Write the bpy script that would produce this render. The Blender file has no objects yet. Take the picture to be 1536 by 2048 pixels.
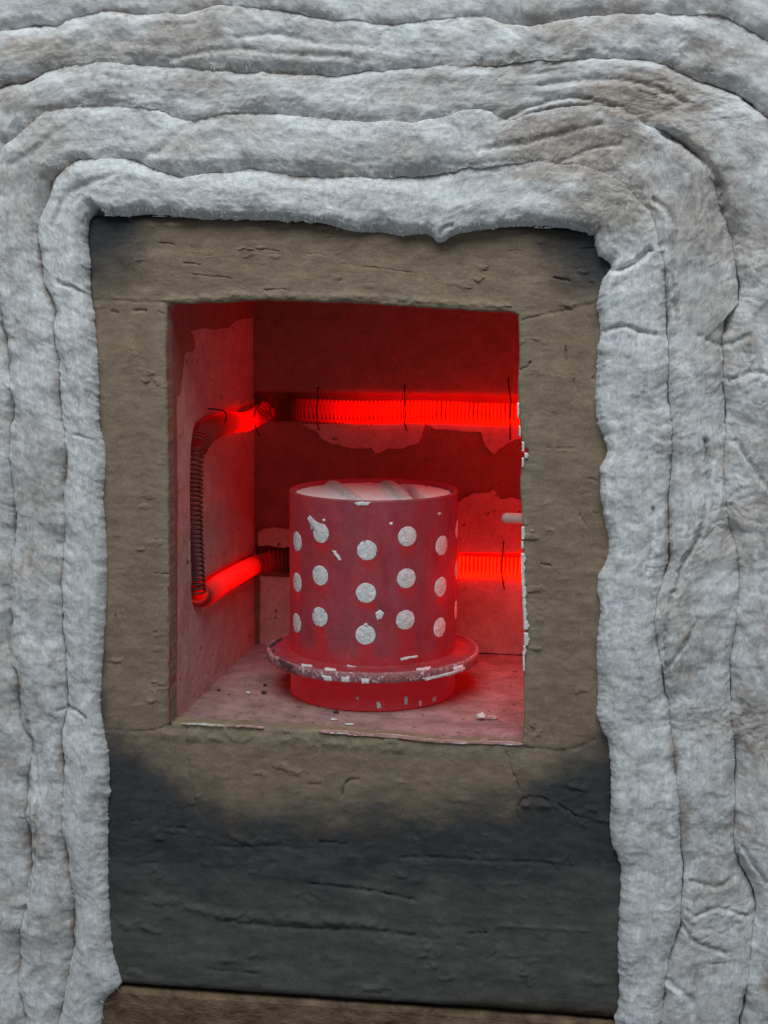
import bpy, bmesh, math, random
import numpy as np
from mathutils import Matrix, Vector
random.seed(7); rng = np.random.default_rng(7)
S = bpy.context.scene; C = S.collection

# ------------------------------------------------------------------ camera
F = 3076.0                       # focal length in pixels of a 1536 x 2048 picture
YAW, PITCH, ROLL = -.1552, -.1504, .0059
CAM = np.array([.2756, -.9081, .2810])
_f = np.array([math.sin(YAW)*math.cos(PITCH), math.cos(YAW)*math.cos(PITCH), math.sin(PITCH)])
_r = np.cross(_f, [0, 0, 1.]); _r /= np.linalg.norm(_r); _u = np.cross(_r, _f)
_c, _s = math.cos(ROLL), math.sin(ROLL)
RR, UU = _c*_r+_s*_u, -_s*_r+_c*_u
cd = bpy.data.cameras.new('camera'); cam = bpy.data.objects.new('camera', cd); C.objects.link(cam)
cd.sensor_fit = 'HORIZONTAL'; cd.sensor_width = 36; cd.lens = F/1536*36
cd.clip_start = .01; cd.clip_end = 50
M = Matrix.Identity(4)
for i in range(3):
    M[i][0] = RR[i]; M[i][1] = UU[i]; M[i][2] = -_f[i]; M[i][3] = CAM[i]
cam.matrix_world = M; S.camera = cam
S.render.resolution_x = 768; S.render.resolution_y = 1024

# ------------------------------------------------------------------ light
w = bpy.data.worlds.new('World'); S.world = w; w.use_nodes = True
w.node_tree.nodes['Background'].inputs[0].default_value = (.80, .90, 1, 1)
w.node_tree.nodes['Background'].inputs[1].default_value = .165
def area(name, loc, target, size, power, col):
    l = bpy.data.lights.new(name, 'AREA'); l.shape = 'RECTANGLE'; l.size = size[0]; l.size_y = size[1]
    l.energy = power; l.color = col
    o = bpy.data.objects.new(name, l); C.objects.link(o); o.location = loc
    o.rotation_euler = (Vector(target)-Vector(loc)).to_track_quat('-Z', 'Y').to_euler()
    return o
area('workshop_window', (.20, -1.10, 1.65), (.1, 0, .1), (1.3, .9), 29, (.93, .98, 1))
S.view_settings.view_transform = 'Standard'; S.view_settings.look = 'None'
S.view_settings.exposure = 0; S.view_settings.gamma = 1; S.view_settings.use_curve_mapping = False
S.cycles.max_bounces = 8; S.cycles.diffuse_bounces = 5

# ------------------------------------------------------------------ helpers
W, H, D = .215, .2628, .2293
XL = -.003                       # inner face of the left wall
def ray(uv):
    uv = np.asarray(uv, float)
    d = (uv[..., :1]-768)/F*RR - (uv[..., 1:2]-1024)/F*UU + _f
    return d
def hit(uv, axis, val):          # pixel -> point on the axis-aligned surface it lies on
    d = ray(uv); t = (val-CAM[axis])/d[..., axis:axis+1]
    return CAM + d*t
def topix(P):
    d = P-CAM; z = d@_f
    return np.stack([768+F*(d@RR)/z, 1024-F*(d@UU)/z], -1)

def _hash(ix, iy, seed):
    h = (ix.astype(np.int64)*374761393 + iy.astype(np.int64)*668265263 + seed*974634777) & 0x7fffffff
    h = ((h ^ (h >> 13))*1274126177) & 0x7fffffff
    return ((h ^ (h >> 16)) & 0xffff)/65535.*2*np.pi
def pn(x, y, seed=0):            # gradient noise, about -1..1
    x, y = np.broadcast_arrays(np.asarray(x, float), np.asarray(y, float))
    x0, y0 = np.floor(x), np.floor(y); fx, fy = x-x0, y-y0
    def g(i, j):
        a = _hash(x0+i, y0+j, seed); return np.cos(a)*(fx-i)+np.sin(a)*(fy-j)
    u = fx*fx*fx*(fx*(fx*6-15)+10); v = fy*fy*fy*(fy*(fy*6-15)+10)
    a = g(0, 0); b = g(1, 0); c = g(0, 1); d = g(1, 1)
    return 1.5*((a+(b-a)*u)*(1-v)+(c+(d-c)*u)*v)
def fbm(x, y, oct=4, seed=0, gain=.5, lac=2.03):
    s = 0; a = 1; n = 0
    for o in range(oct):
        s = s+a*pn(x, y, seed+o*17); n += a; a *= gain; x = x*lac+5.2; y = y*lac+1.3
    return s/n
def sstep(a, b, x):
    t = np.clip((x-a)/(b-a), 0, 1); return t*t*(3-2*t)
def polydist(uv, pts):           # distance from points to a polyline, plus how far along
    best = np.full(uv.shape[:-1], 1e9); pts = np.asarray(pts, float)
    for a, b in zip(pts[:-1], pts[1:]):
        ab = b-a; t = np.clip(((uv-a)@ab)/(ab@ab+1e-12), 0, 1)
        best = np.minimum(best, np.linalg.norm(uv-(a+t[..., None]*ab), axis=-1))
    return best
def resample(pts, n, smooth=True):
    pts = np.asarray(pts, float)
    l = np.r_[0, np.cumsum(np.linalg.norm(np.diff(pts, axis=0), axis=1))]
    q = np.linspace(0, l[-1], n)
    if not smooth or len(pts) < 3:
        return np.stack([np.interp(q, l, pts[:, i]) for i in range(pts.shape[1])], 1)
    m = np.zeros_like(pts); d = np.diff(pts, axis=0)/np.maximum(np.diff(l), 1e-9)[:, None]
    m[1:-1] = (d[1:]+d[:-1])/2; m[0] = d[0]; m[-1] = d[-1]
    i = np.clip(np.searchsorted(l, q)-1, 0, len(pts)-2); h = (l[i+1]-l[i])[:, None]
    t = (q-l[i])[:, None]/np.maximum(h, 1e-9)
    return ((2*t**3-3*t**2+1)*pts[i]+(t**3-2*t**2+t)*h*m[i]+(-2*t**3+3*t**2)*pts[i+1]+(t**3-t**2)*h*m[i+1])

def mesh_np(name, V, Q, smooth=True, attrs=None):
    V = np.ascontiguousarray(V, np.float32); Q = np.ascontiguousarray(Q, np.int32); k = Q.shape[1]
    me = bpy.data.meshes.new(name)
    me.vertices.add(len(V)); me.vertices.foreach_set('co', V.ravel())
    me.loops.add(Q.size); me.loops.foreach_set('vertex_index', Q.ravel())
    me.polygons.add(len(Q)); me.polygons.foreach_set('loop_start', np.arange(0, Q.size, k, dtype=np.int32))
    try: me.polygons.foreach_set('loop_total', np.full(len(Q), k, np.int32))
    except Exception: pass
    me.update(calc_edges=True); me.validate()
    if smooth: me.shade_smooth()
    for key, a in (attrs or {}).items():
        a = np.asarray(a, np.float32)
        if a.ndim == 1:
            at = me.attributes.new(key, 'FLOAT', 'POINT'); at.data.foreach_set('value', a)
        else:
            at = me.attributes.new(key, 'FLOAT_VECTOR', 'POINT'); at.data.foreach_set('vector', np.ascontiguousarray(a[:, :3]).ravel())
    return me
def gridq(n, m, wrap_n=False, wrap_m=False, flip=False):
    i = np.arange(n if wrap_n else n-1); j = np.arange(m if wrap_m else m-1)
    I, J = np.meshgrid(i, j, indexing='ij'); I2 = (I+1) % n; J2 = (J+1) % m
    q = np.stack([I*m+J, I2*m+J, I2*m+J2, I*m+J2], -1).reshape(-1, 4)
    return q[:, ::-1] if flip else q
def link(name, me, mat=None, parent=None):
    o = bpy.data.objects.new(name, me); C.objects.link(o)
    if me and mat: me.materials.append(mat) if not me.materials else None
    if parent:
        o.parent = parent
        o.matrix_parent_inverse = Matrix.Translation(-parent.location)
    return o
def thing(name, label, cat, loc=(0, 0, 0), group=None):
    o = bpy.data.objects.new(name, None); C.objects.link(o); o.location = loc; o.empty_display_size = .02
    return tag(o, label, cat, group)
def tag(o, label, cat, group=None):
    o['label'] = label; o['category'] = cat
    if group: o['group'] = group
    return o
def from_bm(name, bm, mat, parent=None, smooth=False):
    me = bpy.data.meshes.new(name); bm.normal_update(); bm.to_mesh(me); bm.free()
    if smooth: me.shade_smooth()
    return link(name, me, mat, parent)

# ------------------------------------------------------------------ materials
class NT:
    def __init__(s, name):
        s.m = bpy.data.materials.new(name); s.m.use_nodes = True; s.t = s.m.node_tree
        s.b = s.t.nodes['Principled BSDF']; s.b.inputs['Specular IOR Level'].default_value = .2
    def n(s, typ, ins=None, **kw):
        o = s.t.nodes.new('ShaderNode'+typ)
        for k, v in kw.items(): setattr(o, k, v)
        for k, v in (ins or {}).items():
            if hasattr(v, 'bl_idname') or hasattr(v, 'is_output'): s.t.links.new(v, o.inputs[k])
            else: o.inputs[k].default_value = v
        return o
    def pos(s, sc=(1, 1, 1)):
        tc = s.n('TexCoord'); mp = s.n('Mapping', {'Vector': tc.outputs['Object']}); mp.inputs['Scale'].default_value = sc
        return mp.outputs[0]
    def noise(s, sc, vec=None, det=5, rough=.6, dist=0):
        o = s.n('TexNoise', {'Scale': sc, 'Detail': det, 'Roughness': rough, 'Distortion': dist})
        if vec is None: vec = s.pos()
        s.t.links.new(vec, o.inputs['Vector']); return o.outputs['Fac']
    def ramp(s, fac, stops):
        o = s.n('ValToRGB', {'Fac': fac}); e = o.color_ramp.elements
        while len(e) < len(stops): e.new(.5)
        for x, (p, c) in zip(e, stops): x.position = p; x.color = (*c, 1) if len(c) == 3 else c
        return o.outputs['Color']
    def mix(s, fac, a, b, blend='MIX'):
        o = s.n('Mix', data_type='RGBA', blend_type=blend)
        for sock, v in ((o.inputs[0], fac), (o.inputs[6], a), (o.inputs[7], b)):
            if hasattr(v, 'is_output'): s.t.links.new(v, sock)
            elif isinstance(v, (int, float)): sock.default_value = v
            else: sock.default_value = (*v, 1)
        return o.outputs[2]
    def math(s, op, a, b=0.):
        o = s.n('Math', operation=op)
        for i, v in enumerate((a, b)):
            if hasattr(v, 'is_output'): s.t.links.new(v, o.inputs[i])
            else: o.inputs[i].default_value = v
        return o.outputs[0]
    def attr(s, name, out='Fac'): return s.n('Attribute', attribute_name=name).outputs[out]
    def bump(s, *hs):
        nrm = None
        for h, dist, st in hs:
            o = s.n('Bump', {'Height': h, 'Distance': dist, 'Strength': st})
            if nrm is not None: s.t.links.new(nrm, o.inputs['Normal'])
            nrm = o.outputs[0]
        s.t.links.new(nrm, s.b.inputs['Normal'])
    def set(s, col=None, rough=None, **kw):
        for k, v in (('Base Color', col), ('Roughness', rough), *kw.items()):
            if v is None: continue
            if hasattr(v, 'is_output'): s.t.links.new(v, s.b.inputs[k])
            else: s.b.inputs[k].default_value = (*v, 1) if isinstance(v, tuple) and len(v) == 3 else v
        return s.m

def mat_blanket():
    t = NT('ceramic_fibre'); g = t.attr('grain', 'Vector')   # x along the wrap, y across it, in metres
    def gm(sx, sy):
        o = t.n('Mapping', {'Vector': g}); o.inputs['Scale'].default_value = (sx, sy, sx); return o.outputs[0]
    n1 = t.noise(1, gm(55, 210), 5, .68, .5); n2 = t.noise(1, gm(300, 800), 4, .7, .4); n3 = t.noise(420, t.pos(), 3, .7)
    n4 = t.noise(1, gm(170, 190), 5, .75, 1.2)
    col = t.ramp(n1, [(.28, (.42, .435, .44)), (.50, (.66, .69, .705)), (.70, (.82, .85, .865))])  # mottle: uneven fibre tone, with the shade of the pores painted in
    col = t.mix(.5, col, t.ramp(n4, [(.33, (.42, .435, .44)), (.5, (.70, .735, .75)), (.66, (.88, .91, .925))]))
    col = t.mix(.55, col, t.ramp(n2, [(.32, (.72, .72, .72)), (.5, (1., 1., 1.)), (.68, (1.2, 1.2, 1.2))]), 'MULTIPLY')
    col = t.mix(.45, col, t.ramp(n3, [(.3, (.74, .74, .74)), (.5, (1., 1., 1.)), (.7, (1.2, 1.2, 1.2))]), 'MULTIPLY')
    dirt = t.attr('dirt')
    col = t.mix(dirt, col, t.ramp(n4, [(.32, (.20, .165, .14)), (.5, (.36, .305, .262)), (.68, (.54, .475, .42))]))
    t.bump((n1, .0010, .40), (n4, .0014, .42), (n2, .0006, .5), (n3, .0004, .5))
    return t.set(col, 1., **{'Specular IOR Level': .05, 'Sheen Weight': .15, 'Sheen Roughness': .6, 'Subsurface Weight': .75, 'Subsurface Scale': .0045, 'Subsurface Radius': [1, 1, 1]})
def mat_fibre():
    t = NT('loose_fibre'); return t.set((.74, .775, .79), 1., **{'Specular IOR Level': .1})
def mat_panel():
    t = NT('fired_plaster'); c = t.attr('tint', 'Color')
    n1 = t.noise(1, t.pos((95, 95, 170)), 6, .62, .6); n2 = t.noise(700, t.pos(), 3, .6); n3 = t.noise(90, t.pos(), 4, .6)
    col = t.mix(.75, c, t.ramp(n1, [(.3, (.70, .70, .70)), (.7, (1.25, 1.24, 1.2))]), 'MULTIPLY')
    col = t.mix(.4, col, t.ramp(n2, [(.3, (.65, .65, .65)), (.7, (1.3, 1.3, 1.3))]), 'MULTIPLY')
    t.bump((n1, .0006, .5), (n3, .0006, .4), (n2, .0003, .45))
    return t.set(col, .85, **{'Specular IOR Level': .22})
def mat_wall(name, c0, c1, specks=.0, tex=(1, 1, 1), bump=.6):
    t = NT(name); n1 = t.noise(60, t.pos(tex), 6, .65, .3); n2 = t.noise(500, t.pos(), 4, .6); n3 = t.noise(170, t.pos(), 2, .5)
    col = t.ramp(n1, [(.3, c0), (.7, c1)])
    col = t.mix(.5, col, t.ramp(n2, [(.3, (.72, .70, .68)), (.7, (1.2, 1.2, 1.2))]), 'MULTIPLY')
    if specks: col = t.mix(t.ramp(n3, [(.70-specks, (0, 0, 0)), (.74-specks, (.8, .8, .8))]), col, (.06, .05, .045))
    t.bump((n1, .0012, bump), (n2, .0004, .5))
    return t.set(col, .9)
def mat_coil():
    t = NT('element_wire'); h = t.attr('glow_level')
    em = t.ramp(h, [(0, (.30, .0, .0)), (.5, (1, .0010, .0)), (1, (1, .0042, .0004))])
    return t.set((.055, .035, .03), .6, **{'Metallic': .3, 'Emission Color': em, 'Emission Strength': t.math('MULTIPLY', h, 5.4)})
def mat_flask():
    t = NT('scaled_steel'); d = t.attr('dust')
    n1 = t.noise(70, t.pos((1, 1, .55)), 6, .65, .5); n2 = t.noise(420, t.pos(), 4, .65)
    base = t.ramp(n1, [(.3, (.06, .028, .032)), (.7, (.10, .055, .06))])
    dust = t.ramp(n1, [(.3, (.075, .038, .053)), (.7, (.145, .085, .11))])
    col = t.mix(d, base, dust)
    col = t.mix(.4, col, t.ramp(n2, [(.32, (.55, .52, .52)), (.68, (1.35, 1.35, 1.35))]), 'MULTIPLY')
    col = t.mix(t.ramp(n2, [(.68, (0, 0, 0)), (.76, (.3, .3, .3))]), col, (.5, .44, .44))
    t.bump((n1, .0005, .35), (n2, .0002, .5))
    return t.set(col, t.ramp(d, [(0, (.34,)*3), (1, (.62,)*3)]), **{'Metallic': .2, 'Specular IOR Level': .5, 'Emission Color': (1, .0, .012), 'Emission Strength': t.math('SUBTRACT', .20, t.math('MULTIPLY', d, .115))})   # the steel is at a dull red heat
def mat_simple(name, c0, c1, sc, rough=.9, bump=.0006, stretch=(1, 1, 1)):
    t = NT(name); n = t.noise(sc, t.pos(stretch), 5, .65, .4); n2 = t.noise(sc*5, t.pos(stretch), 3, .6)
    t.bump((n, bump, .8), (n2, bump*.4, .7)); return t.set(t.ramp(n, [(.3, c0), (.7, c1)]), rough)
MB = mat_blanket(); MF = mat_fibre(); MP = mat_panel()
MBASE = mat_wall('bare_fired_board', (.25, .105, .076), (.33, .145, .105))
MCOAT = mat_wall('pale_wall_coat', (.47, .27, .25), (.62, .39, .365), .005)
MFLOOR = mat_wall('chamber_floor_coat', (.22, .138, .132), (.45, .30, .29), .05)
MCOIL = mat_coil(); MFLASK = mat_flask()
MPLASTER = mat_simple('investment_plaster', (.52, .53, .535), (.84, .85, .85), 330, .95, .0010)
MWHITE = mat_simple('chalky_chip', (.58, .60, .58), (.80, .82, .80), 400, .95, .0006)
MSCALE = mat_simple('burnt_scale', (.035, .022, .022), (.10, .06, .06), 500, .8, .0006)
MPIN = mat_simple('oxidised_wire', (.03, .018, .016), (.07, .04, .035), 600, .6, .0002)
MTUBE = mat_simple('ceramic_tube', (.56, .53, .50), (.68, .65, .62), 120, .6, .0003)
MBROWN = mat_simple('brown_board', (.05, .032, .020), (.24, .165, .105), 55, .9, .0025, (1, 1, 2.2))

# ------------------------------------------------------------------ kiln box
muffle = thing('kiln_box', 'grey-brown plastered kiln box with square opening and soot-darkened lower face', 'kiln', (W/2, .12, -.16))

# front panel: ring between the opening's edge and the outer edge, traced on the plane of the face
op_top = [(334, 618), (344, 609), (380, 607), (450, 605), (510, 601), (600, 603), (700, 607), (800, 612), (900, 619), (980, 624), (1022, 626), (1035, 629)]
op_right = [(1035, 629), (1037, 660), (1038, 700), (1036, 760), (1037, 830), (1042, 870), (1046, 892), (1055, 904), (1049, 914), (1042, 935), (1040, 980), (1043, 1020), (1046, 1060), (1044, 1120), (1047, 1200), (1050, 1270), (1047, 1340), (1048, 1440), (1045, 1489)]
op_bot = [(1045, 1489), (1000, 1488), (900, 1484), (800, 1476), (700, 1467), (600, 1459), (520, 1454), (430, 1449), (375, 1447), (343, 1446)]
op_left = [(343, 1446), (341, 1380), (340, 1250), (338, 1100), (336, 950), (334, 800), (332, 700), (333, 650), (334, 618)]
out_top = [(172, 440), (182, 431), (300, 432), (700, 445), (1100, 456), (1232, 462)]
out_right = [(1232, 462), (1240, 900), (1250, 1500), (1262, 2044)]
out_bot = [(1262, 2044), (1000, 2024), (600, 1996), (300, 1976), (192, 1968)]
out_left = [(192, 1968), (190, 1500), (184, 900), (172, 440)]
ns = (380, 460, 380, 460)
inn = np.concatenate([resample(p, n+1)[:-1] for p, n in zip((op_top, op_right, op_bot, op_left), ns)])
out = np.concatenate([resample(p, n+1, False)[:-1] for p, n in zip((out_top, out_right, out_bot, out_left), ns)])
N = len(inn); ii = np.arange(N)
jit = np.stack([fbm(ii/14., ii*0, 4, 3), fbm(ii/14., ii*0+9.5, 4, 5)], 1)*2.6
inn = inn+jit
MT = 170
tt = np.linspace(0, 1, MT)**1.15
uv = inn[:, None]*(1-tt[None, :, None])+out[:, None]*tt[None, :, None]
P = hit(uv, 1, 0.)
u, v = uv[..., 0], uv[..., 1]; mx, mz = P[..., 0]*1000, P[..., 2]*1000       # millimetres
hgt = .0012*fbm(mx/60, mz/45, 3, 11)+.00055*fbm(mx/24, mz/9, 4, 12)+.0002*fbm(mx/6, mz/3, 3, 13)
hgt += .0012*sstep(.15, .55, fbm(mx/30, mz/16, 3, 21))*sstep(.05, .12, fbm(mx/12, mz/5, 3, 22))       # smeared, flaking skim
low = sstep(1600, 1700, v)
hgt += low*(.0013*fbm(mx/70, mz/20, 3, 14))
hgt -= .0005*sstep(.50, .68, fbm(mx/3.7+2*pn(mx/19, mz/23, 33), mz/2.6, 2, 31))*sstep(.0, .5, fbm(mx/33, mz/27, 2, 32))            # pits
def groove(pts, depth, wid):
    global hgt
    p = resample(pts, max(4, len(pts)*4)); bb = p.min(0)-12, p.max(0)+12
    m = (u > bb[0][0]) & (u < bb[1][0]) & (v > bb[0][1]) & (v < bb[1][1])
    d = polydist(uv[m]+np.stack([3.4*fbm(u[m]/13, v[m]/13, 3, 41), 3.4*fbm(u[m]/13, v[m]/13, 3, 42)], -1), p)
    hgt[m] -= depth*np.exp(-(d/wid)**2)*np.clip(.75+1.1*fbm(u[m]/22, v[m]/22, 2, 43), .12, 1.2)
cracks = [([(375, 1449), (374, 1480), (376, 1530), (385, 1580), (398, 1625)], .002, 1.8), ([(628, 1462), (630, 1508)], .002, 1.8), ([(648, 1490), (645, 1522)], .0016, 1.8),
 ([(684, 1592), (690, 1570), (703, 1559), (718, 1559)], .0035, 2.4), ([(1012, 1503), (1024, 1543), (1040, 1582)], .0022, 2), ([(1036, 1640), (1034, 1615), (1048, 1598), (1075, 1595), (1108, 1606), (1140, 1624), (1172, 1648)], .0026, 2.6),
 ([(640, 1683), (692, 1688)], .003, 2.6), ([(620, 1768), (690, 1776), (740, 1782), (832, 1802)], .003, 2.8), ([(338, 1655), (372, 1657)], .0025, 2.6), ([(405, 1690), (480, 1694), (560, 1692), (600, 1700)], .002, 3), ([(800, 1715), (900, 1716), (985, 1722), (1100, 1725)], .0022, 3),
 ([(935, 1869), (972, 1866)], .003, 2.4), ([(915, 1890), (938, 1894)], .003, 2.2), ([(975, 1920), (992, 1908)], .0022, 2.4), ([(770, 1868), (880, 1880)], .002, 2.4), ([(400, 1937), (520, 1948)], .0022, 2.6), ([(450, 1842), (560, 1854), (760, 1862), (830, 1872)], .0022, 3.5),
 ([(1132, 694), (1131, 722)], .003, 2), ([(1042, 740), (1054, 735), (1062, 724)], .003, 2.2), ([(1148, 760), (1145, 805)], .0016, 1.6), ([(268, 621), (292, 622)], .0035, 2.6), ([(222, 622), (234, 625)], .003, 2.6), ([(316, 622), (326, 628)], .003, 2.4),
 ([(530, 580), (572, 579)], .0025, 2), ([(230, 1232), (231, 1252)], .002, 2), ([(1110, 556), (1140, 562)], .0025, 2.5), ([(1095, 896), (1150, 897)], .0015, 2), ([(1160, 1030), (1172, 1052)], .002, 2.2), ([(190, 600), (330, 605)], .0012, 3), ([(1045, 640), (1195, 605)], .0014, 3),
 ([(205, 1460), (300, 1462), (340, 1450)], .0014, 3), ([(1050, 1495), (1140, 1500), (1190, 1480)], .0016, 3), ([(385, 550), (460, 556)], .0012, 2), ([(700, 530), (820, 545)], .001, 2)]
for p, d, wd in cracks: groove(p, d*.65, wd*.9)
for k in range(18):             # short scratches in the skim coat
    x0, y0 = (random.uniform(200, 1200), random.choice([random.uniform(480, 600), random.uniform(1500, 1960)])) if k < 12 else (random.choice([random.uniform(205, 325), random.uniform(1065, 1190)]), random.uniform(640, 1440))
    L = random.uniform(8, 40); a = random.gauss(0, .12)
    groove([(x0, y0), (x0+L*.5, y0+random.uniform(-2, 2)), (x0+L*math.cos(a), y0+L*math.sin(a))], random.uniform(.0006, .002), random.uniform(1.4, 2.2))
for p, d, wd in [([(300, 1795), (370, 1812), (450, 1828), (600, 1838), (760, 1850)], -.0022, 9), ([(1050, 1610), (1080, 1612), (1110, 1608)], -.0018, 7), ([(1000, 1850), (1180, 1862)], -.0010, 3), ([(330, 600), (480, 592), (700, 594), (1000, 612)], -.0012, 7), ([(330, 1470), (520, 1478), (800, 1496)], -.0012, 10)]:
    groove(p, d, wd)
# rounded edge at the opening, then the lip running back
edge = np.linalg.norm(P-P[:, :1], axis=-1)
rad = (.0022+.0014*fbm(ii/30., ii*0+3.3, 3, 6))[:, None]
drop = np.where(edge < rad, rad-np.sqrt(np.maximum(rad**2-(rad-edge)**2, 0)), 0)
eo = np.linalg.norm(P-P[:, -1:], axis=-1); ro = .006
drop += np.where(eo < ro, ro-np.sqrt(np.maximum(ro**2-(ro-eo)**2, 0)), 0)
P[..., 1] += drop-hgt
# colour of the fired skim: brown-grey, sooty blue-black where smoked, with painted gap shade down the left edge
nz = fbm(mx/30, mz/18, 4, 51); nz2 = fbm(mx/9, mz/3, 3, 52)
bc = np.array([(180, 1452), (235, 1470), (300, 1525), (400, 1588), (540, 1622), (700, 1618), (850, 1612), (1000, 1600), (1075, 1568), (1130, 1515), (1260, 1465)])
soot = sstep(-70, 62, v-np.interp(u, bc[:, 0], bc[:, 1])+nz*60+nz2*22)
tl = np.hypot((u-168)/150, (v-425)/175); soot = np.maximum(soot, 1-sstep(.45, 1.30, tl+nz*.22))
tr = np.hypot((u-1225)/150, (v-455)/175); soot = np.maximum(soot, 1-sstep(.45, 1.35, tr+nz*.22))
soot = np.maximum(soot, .75*(1-sstep(0, 26, u-np.interp(v, [430, 900, 1500, 1970], [170, 188, 203, 212])+nz*10)))  # shade of the gap painted as a thin dark line down the left edge
grey = sstep(1690, 1850, v+nz*50)*.9
tan = np.stack([.242+.04*nz+.015*nz2, .185+.034*nz+.013*nz2, .131+.028*nz+.010*nz2], -1)
warm = sstep(-.1, .5, fbm(mx/55, mz/40, 2, 53))[..., None]
tan = tan*(1-.3*warm)+np.array([.235, .168, .115])*.3*warm
near = (1-sstep(.004, .016, edge))[..., None]*.55
tan = tan*(1-near)+np.array([.252, .213, .152])*near
blk = np.stack([.048+.015*nz2+.013*nz, .0505+.015*nz2+.013*nz, .053+.015*nz2+.012*nz], -1)
gry = np.stack([.092+.028*nz, .090+.028*nz, .086+.026*nz], -1)
blk = blk*(1-grey[..., None])+gry*grey[..., None]
bot = (sstep(40, 5, np.interp(u, [190, 1260], [1970, 2042])-v)*sstep(820, 1050, u))[..., None]
blk = blk*(1-bot)+np.array([.045, .032, .022])*bot
scuff = (sstep(.30, .6, fbm(mx/24, mz/7, 4, 55))*low*.5)[..., None]
colr = tan*(1-soot[..., None])+blk*soot[..., None]; colr = colr*(1-scuff)+np.array([.12, .115, .108])*scuff
lipb = [P[:, :1].copy() for _ in range(4)]; lipo = [P[:, -1:].copy() for _ in range(2)]
inw = np.stack([P[:, 1]-P[:, 0]], 0)[0]
for k, (L, y) in enumerate(zip(lipb, (.013, .008, .0055, .0035))):
    L[..., 1] = y+.0008*fbm(ii/9., ii*0+k*3.1, 3, 61+k)[:, None]
for L, y in zip(lipo, (.012, .024)): L[..., 1] = y
PP = np.concatenate(lipb+[P]+lipo, 1); cc = np.concatenate([colr[:, :1]]*4+[colr]+[colr[:, -1:]]*2, 1)
me = mesh_np('front_panel', PP.reshape(-1, 3), gridq(N, PP.shape[1], wrap_n=True), True, {'tint': cc.reshape(-1, 3)})
panel = link('front_panel', me, MP, muffle)
panel['label'] = 'cracked plaster face, brown-grey round the opening and sooty below'

# coil channels, as points on the walls they are cut into
YB = D
LWX = XL
ch_back_up = hit(np.array([(532, 826), (700, 825), (900, 824), (1040, 823)]), 1, YB)
ch_back_lo = hit(np.array([(535, 1129), (700, 1129), (900, 1130), (1044, 1131)]), 1, YB)
zbu, zbl = ch_back_up[:, 2].mean(), ch_back_lo[:, 2].mean()
ch_left_up = hit(np.array([(508, 833), (450, 846), (412, 862), (394, 880)]), 0, LWX)
ch_left_ve = hit(np.array([(388, 895), (387, 1000), (388, 1100), (390, 1185)]), 0, LWX)
ch_left_lo = hit(np.array([(396, 1192), (440, 1166), (490, 1138), (512, 1128)]), 0, LWX)
XR = W+.014; ZC = H+.012
yfront = float(ch_left_ve[:, 1].mean())

def wall_grid(name, a0, a1, b0, b1, place, channels, mat, res=.0011, und=.0007, seed=0):
    na, nb = int((a1-a0)/res), int((b1-b0)/res)
    A, B = np.meshgrid(np.linspace(a0, a1, na), np.linspace(b0, b1, nb), indexing='ij')
    h = und*fbm(A*40, B*40, 4, seed)+und*.35*fbm(A*220, B*220, 3, seed+5)
    ab = np.stack([A, B], -1)
    for pts, r, dep, off in channels:
        d = polydist(ab, np.asarray(pts)+np.array([0, off]))
        d = np.maximum(d+.0007*fbm(A*150, B*150, 3, seed+9), 0)
        h = h-dep*np.where(d < r, np.sqrt(np.maximum(1-(np.minimum(d, r)/r)**2.6, 0)), 0)-.0012*np.exp(-((d-r)/.002)**2)*(d > r)
    V = place(A, B, h)
    # closed slab: add a back sheet
    V2 = place(np.array([[a0, a0], [a1, a1]]), np.array([[b0, b1], [b0, b1]]), np.full((2, 2), -.03))
    q = gridq(na, nb); n0 = na*nb
    idx = lambda i, j: i*nb+j
    c = [idx(0, 0), idx(na-1, 0), idx(na-1, nb-1), idx(0, nb-1)]
    k = [n0, n0+2, n0+3, n0+1]
    side = [[k[0], k[1], c[1], c[0]], [k[1], k[2], c[2], c[1]], [k[2], k[3], c[3], c[2]], [k[3], k[0], c[0], c[3]], [k[3], k[2], k[1], k[0]]]
    return link(name, mesh_np(name, np.concatenate([V.reshape(-1, 3), V2.reshape(-1, 3)]), np.concatenate([q, np.array(side)])), mat, muffle)
GR = .0105
back = wall_grid('back_wall', XL-.003, XR+.004, -.005, ZC+.005, lambda a, b, h: np.stack([a, YB-h, b], -1),
    [([(XL-.02, zbu), (XR+.02, zbu)], GR, .015, .0030), ([(XL-.02, zbl), (XR+.02, zbl)], .0098, .015, .0015)], MBASE, seed=101)
lw_ch = [([tuple(p[[1, 2]]) for p in ch_left_up], .0085, .010, .001), ([(YB+.02, ch_left_up[0][2]), tuple(ch_left_up[0][[1, 2]])], .0085, .010, .001),
         ([tuple(p[[1, 2]]) for p in ch_left_ve], .0050, .0040, 0), ([(YB+.02, ch_left_lo[-1][2])]+[tuple(p[[1, 2]]) for p in ch_left_lo[::-1]], .0085, .010, 0)]
left = wall_grid('side_wall', .0135, YB+.002, -.005, ZC+.005, lambda a, b, h: np.stack([XL+h, a, b], -1), lw_ch, MCOAT, seed=111)
right = wall_grid('side_wall', .0135, YB+.002, -.005, ZC+.005, lambda a, b, h: np.stack([XR-h, a, b], -1),
    [([(yfront, zbu), (YB+.02, zbu)], .0095, .012, 0), ([(yfront, zbl), (YB+.02, zbl)], .0095, .012, 0)], MCOAT, res=.0025, seed=121)
roof = wall_grid('chamber_roof', XL-.005, XR+.005, .0135, YB+.005, lambda a, b, h: np.stack([a, b, ZC-h], -1), [], MBASE, res=.004, seed=131)
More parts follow.
